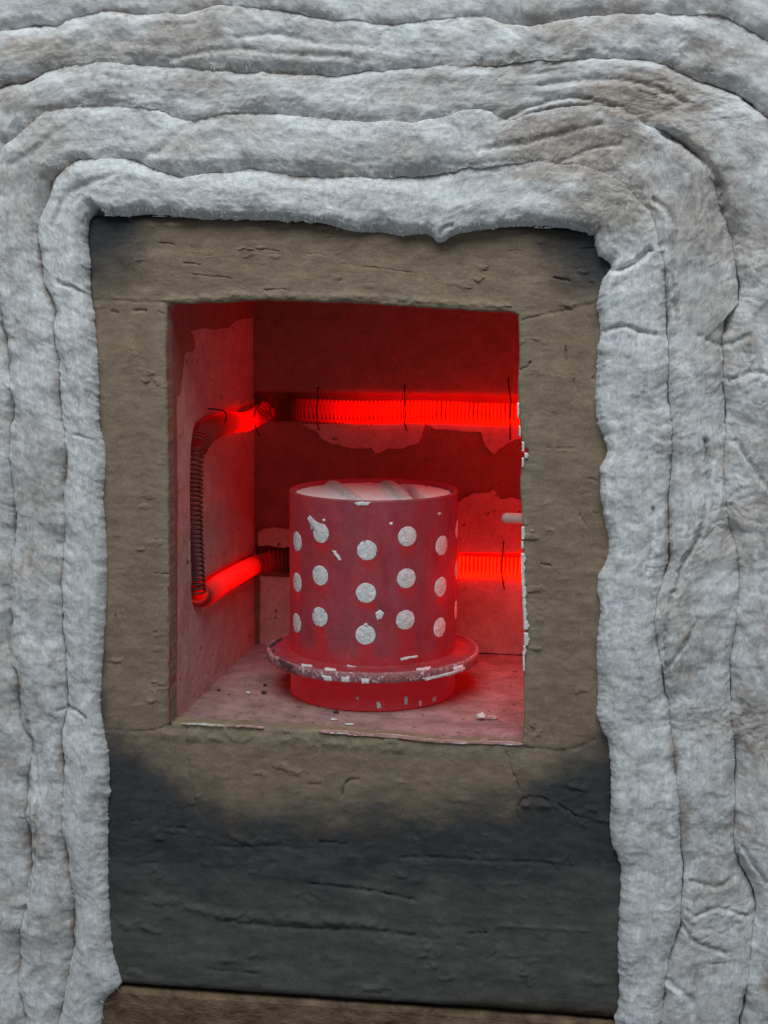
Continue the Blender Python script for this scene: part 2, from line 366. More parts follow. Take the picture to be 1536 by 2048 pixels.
floor = wall_grid('chamber_floor', XL-.003, XR+.003, .006, YB+.003, lambda a, b, h: np.stack([a, b, .0+h], -1), [], MFLOOR, seed=141, und=.0005)

# thin flakes of coating, each a ragged-edged plate on its wall
def ragged(pts, step, amp, seed):
    pts = np.asarray(pts, float); pts = np.vstack([pts, pts[:1]])
    n = max(12, int(np.linalg.norm(np.diff(pts, axis=0), axis=1).sum()/step))
    q = resample(pts, n+1, False)[:-1]; k = np.arange(n)
    return q+amp*np.stack([fbm(k/3.5, k*0+seed, 3, seed), fbm(k/3.5, k*0+seed+7.7, 3, seed+1)], 1)
def flake(name, px, axis, val, sign, thick, mat, parent, step=5, amp=5, seed=1, wob=.0004):
    q = ragged(px, step, amp, seed); P0 = hit(q, axis, val)
    bm = bmesh.new(); n = len(P0); k = np.arange(n)
    c = P0.mean(0)
    lo = [bm.verts.new(p) for p in P0]
    P1 = P0+(c-P0)*np.minimum(.0007/np.linalg.norm(c-P0, axis=1), .4)[:, None]; P1[:, axis] += sign*(thick+wob*fbm(k/4., k*0+seed*1.7, 3, seed+3))
    hi = [bm.verts.new(p) for p in P1]
    for i in range(n): bm.faces.new((lo[i], lo[(i+1) % n], hi[(i+1) % n], hi[i]))
    f = bm.faces.new(hi); bmesh.ops.triangulate(bm, faces=[f])
    bmesh.ops.recalc_face_normals(bm, faces=bm.faces)
    if bm.faces and sum(f.normal[axis]*f.calc_area() for f in bm.faces)*sign < 0: bmesh.ops.reverse_faces(bm, faces=bm.faces)
    return from_bm(name, bm, mat, parent)
yb = YB-.0009
for px_ in ([(600, 848), (850, 846), (846, 866), (838, 885), (815, 893), (795, 899), (775, 898), (752, 907), (742, 896), (700, 897), (665, 888), (640, 876), (634, 862), (612, 853)],
            [(850, 846), (1058, 848), (1058, 876), (1032, 880), (1014, 888), (1000, 897), (989, 909), (978, 900), (968, 882), (965, 864), (930, 862), (870, 858)],
            [(905, 1010), (925, 997), (948, 986), (975, 984), (989, 977), (1000, 998), (1020, 994), (1060, 1006), (1060, 1106), (905, 1106)],
            [(905, 1152), (1060, 1152), (1060, 1312), (905, 1300)],
            [(516, 1062), (545, 1054), (590, 1060), (590, 1094), (560, 1096), (540, 1090), (516, 1092)],
            [(520, 1152), (590, 1155), (590, 1300), (520, 1292)],
            [(590, 1152), (905, 1152), (905, 1300), (590, 1300)]):
    flake('coating_flake', px_, 1, yb, -1, .0011, MCOAT, back, 5, 3.5, int(px_[0][0]+px_[0][1]))
for px_ in ([(338, 600), (530, 600), (521, 630), (498, 636), (474, 640), (458, 655), (430, 660), (402, 655), (378, 661), (389, 684), (386, 702), (368, 707), (363, 748), (359, 788), (338, 796)],):
    flake('bare_patch', px_, 0, XL+.0006, 1, .0006, MBASE, left, 4, 4, 77)
flake('bare_strip', [(336, 790), (352, 792), (354, 1000), (353, 1200), (351, 1440), (336, 1450)], 0, XL+.0006, 1, .0006, MBASE, left, 6, 2, 78)

# white chips broken out of the face along the opening's right edge and sill
for k, (yy, hh, ww) in enumerate(((1066, 26, 12), (1090, 16, 8), (1116, 20, 17), (1136, 24, 12), (1160, 28, 11), (1184, 22, 15), (1206, 22, 12), (1228, 24, 13), (1250, 20, 19), (1278, 26, 20), (1300, 18, 9), (1322, 40, 5), (820, 30, 5), (893, 20, 8), (911, 12, 14), (925, 20, 6), (862, 22, 4))):
    xe = np.interp(yy, [632, 760, 830, 870, 892, 905, 935, 1060, 1120, 1200, 1270, 1340], [1035, 1036, 1037, 1041, 1045, 1053, 1042, 1045, 1044, 1047, 1050, 1047])
    ww *= .68
    flake('edge_chip', [(xe-2, yy-hh*.5), (xe+ww*.45, yy-hh*.5), (xe+ww*.6, yy-hh*.1), (xe+ww*.8, yy+hh*.05), (xe+ww*.6, yy+hh*.3), (xe+ww*.45, yy+hh*.55), (xe-2, yy+hh*.5)], 1, -.0010, -1, .0008, MWHITE, panel, 2, 1.6, 200+k, .0009)
for k, (xa, xb, up, dn, m_) in enumerate(((362, 450, 1.4, 1.2, 1), (452, 530, 2.2, 1, 0), (636, 742, 5, 3, 0), (735, 860, 6.5, 2, 0), (846, 950, 4, 2.5, 0), (940, 1046, 6, 1.5, 0), (655, 700, 2, 2, 1), (905, 935, 1, 3, 1), (1000, 1032, 1.5, 2, 1))):
    xs = np.linspace(xa, xb, 9); yv = np.interp(xs, [343, 375, 520, 700, 900, 1045], [1446, 1447, 1454, 1467, 1484, 1489]); tp = np.sin(np.linspace(.12, np.pi-.12, 9))**.5
    nzt = fbm(xs/17, xs*0+k, 3, 330)
    flake('sill_chip', list(zip(xs, yv-up*tp*(1+.7*nzt)))+list(zip(xs[::-1], (yv+dn*tp*(1+.9*nzt))[::-1])), 1, -.0006, -1, .0008, MWHITE if m_ else MCOAT, panel, 2.5, 1.8, 300+k, .0006)

# ------------------------------------------------------------------ brown board under the box
bm = bmesh.new()
bt = hit(resample([(150, 1966), (300, 1982), (600, 2002), (1000, 2030), (1330, 2052)], 120, False), 1, -.001)
rows = []
for k, (dy, dz) in enumerate(((.26, -.0008), (.012, -.0006), (.003, -.0010), (0, -.003), (-.0005, -.012), (.0002, -.03), (.001, -.19), (.26, -.19))):
    q = bt.copy(); q[:, 2] += dz+.0006*fbm(np.arange(120)/8., np.zeros(120)+k, 3, 400+k)*(k in (2, 3, 4)); q[:, 1] += dy; rows.append([bm.verts.new(p) for p in q])
for a, b in zip(rows, rows[1:]+rows[:1]):
    for i in range(119): bm.faces.new((a[i], a[i+1], b[i+1], b[i]))
bm.faces.new([r[0] for r in rows]); bm.faces.new([r[-1] for r in rows][::-1])
bmesh.ops.recalc_face_normals(bm, faces=bm.faces)
tag(from_bm('base_board', bm, MBROWN), 'dark brown scorched board edge below the kiln box at bottom of picture', 'board')

# ------------------------------------------------------------------ heating coil
heat_el = thing('heating_coil', 'spiral wire heating coil in wall channels, glowing red with dark bends', 'heating coil', tuple(ch_left_ve[-1]))
def bez(pts, n): return resample(np.asarray(pts), n)
def coil(name, path, R, pitch, wire, heat, label, ph=0., pv=0.):
    path = bez(path, 400); l = np.r_[0, np.cumsum(np.linalg.norm(np.diff(path, axis=0), axis=1))]; L = l[-1]
    turns = L/pitch; SEG = 18; n = int(turns*SEG); s = np.linspace(0, L, n)
    s2 = s+pitch*1.3*pv*fbm(s/(pitch*7), s*0+1.1, 2, 500)
    c = np.stack([np.interp(s2, l, path[:, i]) for i in range(3)], 1)
    T = np.gradient(path, axis=0); T /= np.linalg.norm(T, axis=1)[:, None]
    T = np.stack([np.interp(s2, l, T[:, i]) for i in range(3)], 1); T /= np.linalg.norm(T, axis=1)[:, None]
    ref = np.array([1, 1, .2])/1.5 if abs(T[n//2][2]) > .8 else np.array([0, 0, 1.])
    n1 = np.cross(T, ref); n1 /= np.linalg.norm(n1, axis=1)[:, None]; n2 = np.cross(T, n1)
    th = np.linspace(0, turns*2*np.pi, n)+ph
    r = (R if np.isscalar(R) else np.interp(s/L, *R))*(1+.03*fbm(s/(pitch*2.2), s*0, 2, 510))
    rad = np.cos(th)[:, None]*n1+np.sin(th)[:, None]*n2
    p = c+np.asarray(r).reshape(-1, 1)*rad
    t = np.gradient(p, axis=0); t /= np.linalg.norm(t, axis=1)[:, None]; b = np.cross(t, rad); b /= np.linalg.norm(b, axis=1)[:, None]
    a = np.cross(b, t); K = 6
    ang = np.arange(K)/K*2*np.pi
    V = p[:, None]+wire*(np.cos(ang)[None, :, None]*a[:, None]+np.sin(ang)[None, :, None]*b[:, None])
    hv = np.interp(s/L, *heat)
    o = link(name, mesh_np(name, V.reshape(-1, 3), gridq(n, K, wrap_m=True), True, {'glow_level': np.repeat(hv, K)}), MCOIL, heat_el)
    o['label'] = label; return o
RC = .0080
yc = YB-.0010; xc = XL+.0030
bu = [(XL+.011, yc-.003, zbu+.0008)]+[(x, yc, zbu+.0006*math.sin(x*60)) for x in np.linspace(.03, XR-.012, 9)]
coil('glowing_run', bu, RC, .0030, .00086, ([0, .04, .09, .16, .24, .36, 1], [.06, .01, .012, .10, .22, .5, .8]), 'upper run along the back wall, glowing bright red', pv=.5)
bl = [(XL+.010, yc-.004, zbl)]+[(x, yc, zbl) for x in np.linspace(.03, XR-.012, 9)]
coil('glowing_run', bl, RC, .0030, .00086, ([0, .03, .07, .25, .45, .7, 1], [.06, .03, .006, .006, .5, 1.0, 1.1]), 'lower run along the back wall, dark behind the left of the flask and glowing at right', pv=.3)
lu = [p+np.array([.0025, 0, 0]) for p in ch_left_up]; lu = [np.array([XL+.012, YB-.0035, zbu+.001])]+lu
ve = [p+np.array([.0020, 0, 0]) for p in ch_left_ve]
lo_ = [p+np.array([.0015, 0, 0]) for p in ch_left_lo]; lo_ = lo_+[np.array([XL+.012, YB-.0035, zbl])]
coil('bend_run', lu+[ve[0]], .0066, .0029, .00078, ([0, .10, .2, .36, .46, .58, .8, 1], [.10, .22, .34, .34, .30, .18, .06, .025]), 'upper run on the left wall, half glowing, turning down')
coil('dark_run', ve, ([0, .12, .7, 1], [.0050, .0038, .0040, .0050]), .0031, .00072, ([0, .3, .85, 1], [.020, .012, .006, .012]), 'dull dark upright run on the left wall', pv=.3)
coil('glowing_run', [ve[-1]]+lo_, .0064, .0028, .00085, ([0, .04, .10, .3, .6, .8, .92, 1], [.12, .02, .14, .30, .30, .20, .09, .04]), 'lower run on the left wall, glowing')
coil('hidden_run', [(XR-.004, YB-.012, zbu), (XR-.001, YB-.05, zbu), (XR-.001, yfront+.03, zbu), (XR-.001, yfront+.004, zbu-.012)], .0066, .0030, .00100, ([0, 1], [1.3, 1.1]), 'upper run on the right wall')
coil('hidden_run', [(XR-.004, YB-.012, zbl), (XR-.001, YB-.05, zbl), (XR-.001, yfront+.03, zbl), (XR-.001, yfront+.004, zbl+.012)], .0066, .0030, .00100, ([0, 1], [1.3, 1.1]), 'lower run on the right wall')

# wire pins that hold the coil in its channels
def pin(px, axis, val, lift, label, r=.00055):
    q = hit(resample(px, 14), axis, val); k = np.linspace(0, 1, 14)
    off = lift*np.sin(np.pi*np.clip(k*1.0, 0, 1))**.6
    q[:, axis] += off*(1 if axis == 0 else -1)
    q[0, axis] += (-.003 if axis == 0 else .003); q[-1, axis] += (-.003 if axis == 0 else .003)
    T = np.gradient(q, axis=0); T /= np.linalg.norm(T, axis=1)[:, None]
    n1 = np.cross(T, [.3, .9, .31]); n1 /= np.linalg.norm(n1, axis=1)[:, None]; n2 = np.cross(T, n1); K = 6
    a = np.arange(K)/K*2*np.pi
    V = q[:, None]+r*(np.cos(a)[None, :, None]*n1[:, None]+np.sin(a)[None, :, None]*n2[:, None])
    bm = bmesh.new(); vs = [[bm.verts.new(p) for p in ring] for ring in V]
    for A, B in zip(vs, vs[1:]):
        for i in range(K): bm.faces.new((A[i], A[(i+1) % K], B[(i+1) % K], B[i]))
    bm.faces.new(vs[0][::-1]); bm.faces.new(vs[-1])
    bmesh.ops.recalc_face_normals(bm, faces=bm.faces)
    tag(from_bm('wire_pin', bm, MPIN, None, True), label, 'pin', 'thin wire pins over the heating coil')
pin([(636, 772), (639, 800), (638, 835), (640, 864)], 1, YB, .0095, 'dark wire pin crossing the upper glowing coil, leftmost on the back wall')
pin([(809, 768), (812, 790), (811, 830), (815, 866)], 1, YB, .0095, 'dark wire pin crossing the middle of the upper glowing coil')
pin([(1017, 752), (1019, 775), (1024, 802), (1022, 840), (1021, 885)], 1, YB, .0095, 'dark wire pin crossing the upper glowing coil beside the right edge')
pin([(1008, 1076), (1007, 1110), (1006, 1140), (1010, 1182)], 1, YB, .0095, 'dark wire pin crossing the lower glowing coil right of the flask')
pin([(504, 792), (524, 800), (514, 818), (510, 840), (518, 872)], 1, YB-.012, .0035, 'bent wire pin at the back left corner beside the upper coil')
pin([(414, 817), (428, 822), (426, 840), (420, 868)], 0, XL, .009, 'small hooked wire pin over the dark upper bend on the left wall')

# ------------------------------------------------------------------ flask
FX, FY, FR = .1087, .1129, .0571
flask = thing('casting_flask', 'round metal casting flask with flange, white plugged holes and pale plaster filling', 'flask', (FX, FY, .0006))
ZR, ZF = .1402, .0300
def lathe(prof, n, dust=None, seed=0, wob=.0002):
    prof = np.asarray(prof, float); th = np.arange(n)/n*2*np.pi
    r = prof[None, :, 0]+wob*fbm(np.cos(th)[:, None]*3+5, prof[None, :, 1]*40+np.sin(th)[:, None]*3, 3, seed)
    V = np.stack([FX+r*np.cos(th)[:, None], FY+r*np.sin(th)[:, None], prof[None, :, 1]+0*r], -1)
    return V, th
def cyl(uv, rad):                # pixel -> angle and height on the flask's wall
    d = ray(np.asarray(uv, float)); ox, oy = CAM[0]-FX, CAM[1]-FY
    a = d[..., 0]**2+d[..., 1]**2; b = 2*(ox*d[..., 0]+oy*d[..., 1]); c = ox*ox+oy*oy-rad*rad
    t = (-b-np.sqrt(np.maximum(b*b-4*a*c, 0)))/(2*a); p = CAM+d*t[..., None]
    return np.arctan2(p[..., 1]-FY, p[..., 0]-FX), p[..., 2]
zs = np.linspace(ZF, ZR-.0006, 110)
prof = [(FR, z) for z in zs]+[(FR-.0005, ZR-.0001), (FR-.0013, ZR), (FR-.0021, ZR-.0004), (FR-.0024, ZR-.002)]+[(FR-.0024, z) for z in np.linspace(ZR-.004, ZF, 8)]
NB = 260
V, th = lathe(prof, NB, seed=600, wob=.00025)
plug_px = [[(594, 1083), (594, 1165), (593, 1246)], [(641, 1066), (640, 1151), (639, 1234)], [(734, 1101), (732, 1186), (731, 1270)], [(815, 1073), (813, 1157), (811, 1240)], [(884, 1091), (882, 1174), (880, 1255)]]
plug_az = [[tuple(float(x) for x in cyl(np.array(p), FR)) for p in col] for col in plug_px]
TH, Z = np.meshgrid(th, V[0, :, 2], indexing='ij'); ths = (TH+np.pi/2+np.pi) % (2*np.pi)-np.pi   # 0 towards the camera side
arc = ths*FR*1000; zz = Z*1000
dust = .62+.5*fbm(arc/16, zz/34, 4, 610)+.25*fbm(arc/4, zz/5, 3, 611)
for col, wd in zip(plug_az, (4.5, 6, 7, 7, 5)):
    for k, (az, z) in enumerate(col):
        a0 = ((az+np.pi/2+np.pi) % (2*np.pi)-np.pi)*FR*1000
        below = z*1000-zz; ww = wd*(1+.20*fbm(zz/6, arc*0+a0, 2, 620)); Lr = 9 if k < 2 else 28
        dust = dust-1.1*sstep(ww, ww*.65, np.abs(arc-a0-below*.06))*sstep(2, 6, below)*sstep(Lr+6, Lr*.7, below+5*fbm(arc/3, zz/8, 2, 621))
dust = np.clip(dust*sstep(33, 42, zz+4*fbm(arc/8, zz/8, 2, 622))*.9+.08, 0, 1)
body = link('body', mesh_np('body', V.reshape(-1, 3), gridq(NB, len(prof), wrap_n=True), True, {'dust': dust.reshape(-1)}), MFLASK, flask)
V, th = lathe([(FR-.0024, .0006), (FR+.0001, .0006), (FR-.0002, .0014), (FR-.0004, .010), (FR-.0003, .020), (FR-.0003, ZF-.0062), (FR-.0024, ZF-.0062)], 160, seed=630)
link('foot_ring', mesh_np('foot_ring', V.reshape(-1, 3), gridq(160, 7, wrap_n=True, wrap_m=True), True, {'dust': np.full(160*7, .12)}), MFLASK, flask)
RFL = .0724
fp = [(FR-.0022, ZF-.0070), (RFL-.004, ZF-.0070), (RFL-.0003, ZF-.0069), (RFL, ZF-.0064), (RFL, ZF-.0004), (RFL-.0002, ZF-.0001), (RFL-.0008, ZF)]+[(r, ZF+(.0000 if r > FR+.002 else .0003)) for r in np.linspace(RFL-.003, FR+.0004, 8)]+[(FR-.0003, ZF+.0015), (FR-.0022, ZF+.0015)]
NF = 260; V, th = lathe(fp, NF, seed=640, wob=.0003)
edge_n = fbm(np.cos(th)*9+3, np.sin(th)*9, 4, 641); V[:, 2:8, 2] += (.0006*edge_n)[:, None]
bite = .0016*sstep(.2, .5, fbm(np.cos(th)*14+1, np.sin(th)*14, 3, 642))
for j in range(1, 9):
    V[:, j, 0] -= bite*np.cos(th); V[:, j, 1] -= bite*np.sin(th)
fd = np.clip(.30+.5*fbm(np.cos(th)*6, np.sin(th)*6, 3, 643)[:, None]+np.zeros((1, len(fp))), 0, 1); fd[:, 6:10] = np.clip(fd[:, 6:10]+.4, 0, 1)
flange = link('flange', mesh_np('flange', V.reshape(-1, 3), gridq(NF, len(fp), wrap_n=True, wrap_m=True), True, {'dust': fd.reshape(-1)}), MFLASK, flask)
# plugs: white plaster showing through the drilled holes
def curved_patch(name, outline, rad, proud, mat, parent, dome=.0004, seed=0, inset=.0012):
    o = np.asarray(outline); n = len(o); c = o.mean(0); rings = []
    bm = bmesh.new()
    def vert(a, z, r): return bm.verts.new((FX+r*math.cos(a), FY+r*math.sin(a), z))
    for f, dr in ((1.0, -inset), (1.0, proud*.7), (.93, proud), (.6, proud+dome*.6), (.3, proud+dome)):
        q = c+(o-c)*f
        nzv = fbm(q[:, 0]*FR*400, q[:, 1]*400, 3, 700+seed)*.0005*(f < .99)
        rings.append([vert(a, z, rad+dr+float(e)) for (a, z), e in zip(q, nzv)])
    for A, B in zip(rings, rings[1:]):
        for i in range(n): bm.faces.new((A[i], A[(i+1) % n], B[(i+1) % n], B[i]))
    ctr = vert(c[0], c[1], rad+proud+dome)
    for i in range(n): bm.faces.new((rings[-1][i], rings[-1][(i+1) % n], ctr))
    bmesh.ops.recalc_face_normals(bm, faces=bm.faces)
    return from_bm(name, bm, mat, parent, True)
PR = .0066
def plug_outline(a, z, seed, r=PR, n=34):
    t = np.arange(n)/n*2*np.pi; rr = r*(1+.05*fbm(np.cos(t)*2.4+seed, np.sin(t)*2.4, 3, 720))
    return np.stack([a+rr*np.cos(t)/FR, z+rr*np.sin(t)], 1)
sd = 0
for ci, col in enumerate(plug_az):
    for k, (a, z) in enumerate(col):
        sd += 1; ol = plug_outline(a, z, sd)
        if ci == 1 and k == 0:       # smeared plug
            s0 = np.array([cyl(np.array(p), FR) for p in ((645, 1048), (632, 1043), (620, 1031), (614, 1036), (622, 1052), (621, 1058))], float)
            t = np.arctan2(ol[:, 1]-z, (ol[:, 0]-a)*FR); keep = ~((t > 1.45) & (t < 2.75))
            ol = np.concatenate([ol[(t > -4) & (t <= 1.45)][np.argsort(t[t <= 1.45])], s0, ol[t >= 2.75][np.argsort(t[t >= 2.75])]])
        curved_patch('plug', ol, FR, .0002, MPLASTER, flask, .0003, sd)
step = np.mean([plug_az[i+1][0][0]-plug_az[i][0][0] for i in range(4)])
zl = [np.mean([plug_az[0][k][1], plug_az[1][k][1], plug_az[3][k][1]]) for k in range(3)]
nb = int((2*np.pi-(plug_az[4][0][0]-plug_az[0][0][0]))/abs(step))
for q in range(1, nb):
    for k in range(3):
        sd += 1; curved_patch('plug', plug_outline(plug_az[4][0][0]+step*q, zl[k], sd, n=18), FR, .0002, MPLASTER, flask, .0003, sd)
def splash(pxs, rad, seed, mat=MPLASTER, par=None):
    q = ragged(pxs, 2.5, 1.4, seed); a, z = cyl(q, rad)
    curved_patch('plaster_splash', np.stack([a, z], 1), rad, .0005, mat, par or flask, .0003, seed, .0003)
for k, p in enumerate(([(750, 1226), (760, 1219), (768, 1226), (764, 1238), (754, 1240)], [(727, 1248), (734, 1246), (736, 1252), (729, 1253)], [(779, 1045), (785, 1044), (785, 1050), (779, 1050)], [(645, 1038), (650, 1037), (651, 1043), (646, 1043)], [(876, 1025), (881, 1025), (881, 1030), (876, 1030)],
        [(664, 1100), (672, 1102), (683, 1120), (678, 1122)], [(708, 1005), (722, 1003), (742, 1004), (735, 1011), (716, 1012)], [(752, 1405), (758, 1402), (764, 1416), (755, 1418)], [(808, 1394), (815, 1392), (814, 1410), (809, 1410)], [(838, 1402), (843, 1402), (842, 1412), (838, 1412)], [(865, 1396), (872, 1392), (872, 1402), (866, 1404)], [(712, 1394), (718, 1393), (718, 1399), (713, 1399)],
        [(800, 1316), (836, 1310), (836, 1315), (802, 1321)], [(694, 1330), (712, 1332), (712, 1336), (696, 1335)])):
    splash(p, FR, 800+k)
# pale crust round the flange's edge, broken by burnt scale
tc_ = NT('crusted_edge'); c1 = tc_.noise(95, tc_.pos((1, 1, 2.2)), 6, .7, 1.2); c2 = tc_.noise(420, tc_.pos(), 4, .65)
cm = tc_.mix(tc_.ramp(c1, [(.33, (0, 0, 0)), (.42, (1, 1, 1))]), tc_.ramp(c2, [(.38, (.05, .03, .032)), (.55, (.20, .10, .105))]), tc_.ramp(c2, [(.3, (.26, .09, .10)), (.58, (.40, .19, .20)), (.65, (.74, .68, .67))]))
tc_.bump((c1, .0008, .8), (c2, .0006, .8)); MCRUST = tc_.set(cm, .9)
nc = 420; tha = np.arange(nc)/nc*2*np.pi; cn = fbm(np.cos(tha)*22, np.sin(tha)*22, 4, 650, .6); cn2 = fbm(np.cos(tha)*22+40, np.sin(tha)*22, 4, 651, .6)
bt2 = .0016*sstep(.2, .5, fbm(np.cos(tha)*14+1, np.sin(tha)*14, 3, 642))
RW = np.stack([RFL-.0016-bt2, RFL+.0002-bt2, RFL+.0006-bt2+.0004*cn, RFL+.0006-bt2+.0005*cn2, RFL-.0002-bt2], 1); ZW = np.stack([0*cn+ZF+.0002, ZF+.0003+.0003*cn, ZF-.0010+.0005*cn2, ZF-.0054+.0009*cn, ZF-.0064+.0010*cn], 1)
V = np.stack([FX+RW*np.cos(tha)[:, None], FY+RW*np.sin(tha)[:, None], ZW], -1)
link('crusted_edge', mesh_np('crusted_edge', V.reshape(-1, 3), gridq(nc, 5, wrap_n=True, flip=True)), MCRUST, flange)
RS = RFL+.0008
for k, p in enumerate(([(642, 1350), (662, 1353), (664, 1362), (650, 1362)], [(682, 1354), (698, 1355), (699, 1364), (684, 1364)], [(722, 1357), (739, 1358), (737, 1367), (724, 1367)], [(844, 1357), (870, 1352), (905, 1343), (930, 1334), (930, 1340), (900, 1351), (850, 1361)])):
    splash(p, RS, 840+k, MPLASTER, flange)
for k, (p, m) in enumerate((([(648, 1336), (672, 1338), (674, 1342), (650, 1341)], 0), ([(832, 1338), (862, 1334), (860, 1338), (834, 1342)], 0), ([(602, 1328), (625, 1331), (626, 1334), (604, 1332)], 0), ([(905, 1336), (926, 1330), (927, 1333), (908, 1340)], 0), ([(536, 1293), (548, 1283), (562, 1276), (566, 1279), (552, 1287), (541, 1297)], 1), ([(544, 1300), (550, 1299), (550, 1304), (545, 1305)], 1), ([(556, 1318), (572, 1324), (590, 1334), (586, 1337), (566, 1330)], 1))):
    flake('scale_flake' if m else 'plaster_splash', p, 2, ZF+.0002, 1, .0006, MSCALE if m else MPLASTER, flange, 2.5, 1.2, 880+k, .0003)
# plaster filling with two half-round ridges and a broken-out hollow
zt = ZR-.0028; nr, na = 90, 260
rr_ = np.linspace(0, 1, nr)**.8; ta = np.arange(na)/na*2*np.pi
A, Rr = np.meshgrid(ta, rr_, indexing='ij')
Rm = FR-.0024
X = FX+Rm*Rr*np.cos(A); Y = FY+Rm*Rr*np.sin(A)
h = .0005*fbm(X*160, Y*160, 4, 900)+.0003*fbm(X*600, Y*600, 2, 901)
xy = np.stack([X, Y], -1)
def ridge(pts, wd, ht, k):
    q = hit(resample(pts, 24), 2, zt+ht*.7)[:, :2]; d = polydist(xy+.0006*np.stack([pn(X*200, Y*200, 905+k), pn(X*200, Y*200, 907+k)], -1), q)
    return ht*np.sqrt(np.maximum(1-(d/wd)**2, 0))
r1 = ridge([(666, 964), (679, 973), (700, 988), (728, 1004)], .0058, .0032, 0); r2 = ridge([(776, 963), (787, 971), (800, 984), (812, 998)], .0060, .0032, 1)
hol = hit(np.array([(803, 969), (808, 974), (820, 984), (832, 994), (822, 998)]), 2, zt)[:, :2]
hd = polydist(xy, hol); h = h-.014*sstep(.0060, .0042, hd+.0012*fbm(X*180, Y*180, 3, 910))
h = np.where(r1 > 0, np.maximum(h, r1+.0003*fbm(X*300, Y*300, 3, 908)), h)
h = np.where((r2 > 0) & (hd > .0034+.0012*fbm(X*220, Y*220, 3, 912)), np.maximum(h, r2+.0004*fbm(X*300, Y*300, 3, 909)), h)
h -= .0022*sstep(.955, 1., Rr+.04*fbm(np.cos(A)*9, np.sin(A)*9, 3, 911))
V = np.stack([X, Y, zt+h], -1)
skirt = V[:, -1:].copy(); skirt[..., 2] = .035
V = np.concatenate([V, skirt], 1)
rg = np.clip(np.maximum(r1, r2)/.0022, 0, 1); rg = np.concatenate([rg, rg[:, -1:]], 1)
tf = NT('filling_plaster'); nf = tf.noise(300, tf.pos(), 5, .65); tf.bump((nf, .0007, .8))
MFILL = tf.set(tf.mix(tf.attr('ridge'), tf.ramp(nf, [(.3, (.82, .67, .66)), (.7, (.93, .81, .80))]), tf.ramp(nf, [(.3, (.42, .36, .35)), (.7, (.66, .585, .575))])), .95)  # red coil light put into the colour as a pink tint on white plaster
link('plaster_filling', mesh_np('plaster_filling', V.reshape(-1, 3), gridq(na, nr+1, wrap_n=True, flip=True), True, {'ridge': rg.reshape(-1)}), MFILL, flask)

# ------------------------------------------------------------------ probe tube, crumbs
bm = bmesh.new(); K = 20; tip = hit(np.array([1003., 1036.]), 1, .10); rt = .0036
prof = [(0, .0)]+[(rt*math.sin(t), rt*(1-math.cos(t))) for t in np.linspace(.25, math.pi/2, 6)]+[(rt, L) for L in np.linspace(.008, XR+.014-tip[0], 6)]
rings = []
for r, L in prof[1:]:
    rings.append([bm.verts.new((tip[0]+L, tip[1]+r*math.cos(a), tip[2]+r*math.sin(a))) for a in np.arange(K)/K*2*np.pi])
c0 = bm.verts.new(tip)
for i in range(K): bm.faces.new((c0, rings[0][i], rings[0][(i+1) % K]))
for A_, B_ in zip(rings, rings[1:]):
    for i in range(K): bm.faces.new((A_[i], B_[i], B_[(i+1) % K], A_[(i+1) % K]))
bm.faces.new(rings[-1])
bmesh.ops.recalc_face_normals(bm, faces=bm.faces)
tag(from_bm('probe_tube', bm, MTUBE, None, True), 'pale round-ended ceramic probe tube sticking out at the right of the chamber', 'probe')

def crumb(px, size, mat, label, seed, flat=.5):
    c = hit(np.array(px, float), 2, 0.0); bm = bmesh.new(); bmesh.ops.create_icosphere(bm, subdivisions=2, radius=1)
    rs = random.Random(seed); o = Vector((rs.random()*9, rs.random()*9, 0))
    for v_ in bm.verts:
        k = 1+.45*float(pn(v_.co.x*1.4+o.x, v_.co.y*1.4+v_.co.z*1.7+o.y, seed)); v_.co *= k
        v_.co.x *= size[0]; v_.co.y *= size[1]; v_.co.z *= size[2]
    zmin = min(v_.co.z for v_ in bm.verts)
    for v_ in bm.verts: v_.co = v_.co+Vector(c)-Vector((0, 0, zmin-.0002))
    return tag(from_bm('plaster_crumb', bm, mat), label, 'crumb', 'crumbs on the chamber floor')
crumb((962, 1440), (.0032, .0028, .0022), MWHITE, 'white crumb on the chamber floor near the right front corner', 3)
crumb((985, 1439), (.0046, .0020, .0012), MCOAT, 'flat brownish crumb touching the white crumb on the chamber floor', 4)
crumb((497, 1389), (.0014, .0012, .001), MWHITE, 'tiny white crumb on the chamber floor left of the flask', 5)
crumb((668, 1442), (.0022, .0012, .0008), MWHITE, 'white crumb in front of the flask, left of its middle', 6)
crumb((699, 1451), (.0034, .0010, .0006), MWHITE, 'thin white crumb on the sill in front of the flask', 7)
crumb((672, 1427), (.0020, .0014, .0010), MSCALE, 'dark crumb against the front of the flask foot', 8)
crumb((528, 1388), (.0022, .0016, .0010), MSCALE, 'dark scale crumb beside the flask foot, under the left of the flange', 9)
crumb((530, 1372), (.0014, .0012, .0008), MSCALE, 'small dark crumb behind the larger one left of the flask foot', 10)
crumb((438, 1382), (.0012, .0010, .0006), MSCALE, 'dark speck crumb on the floor near the left wall', 11)

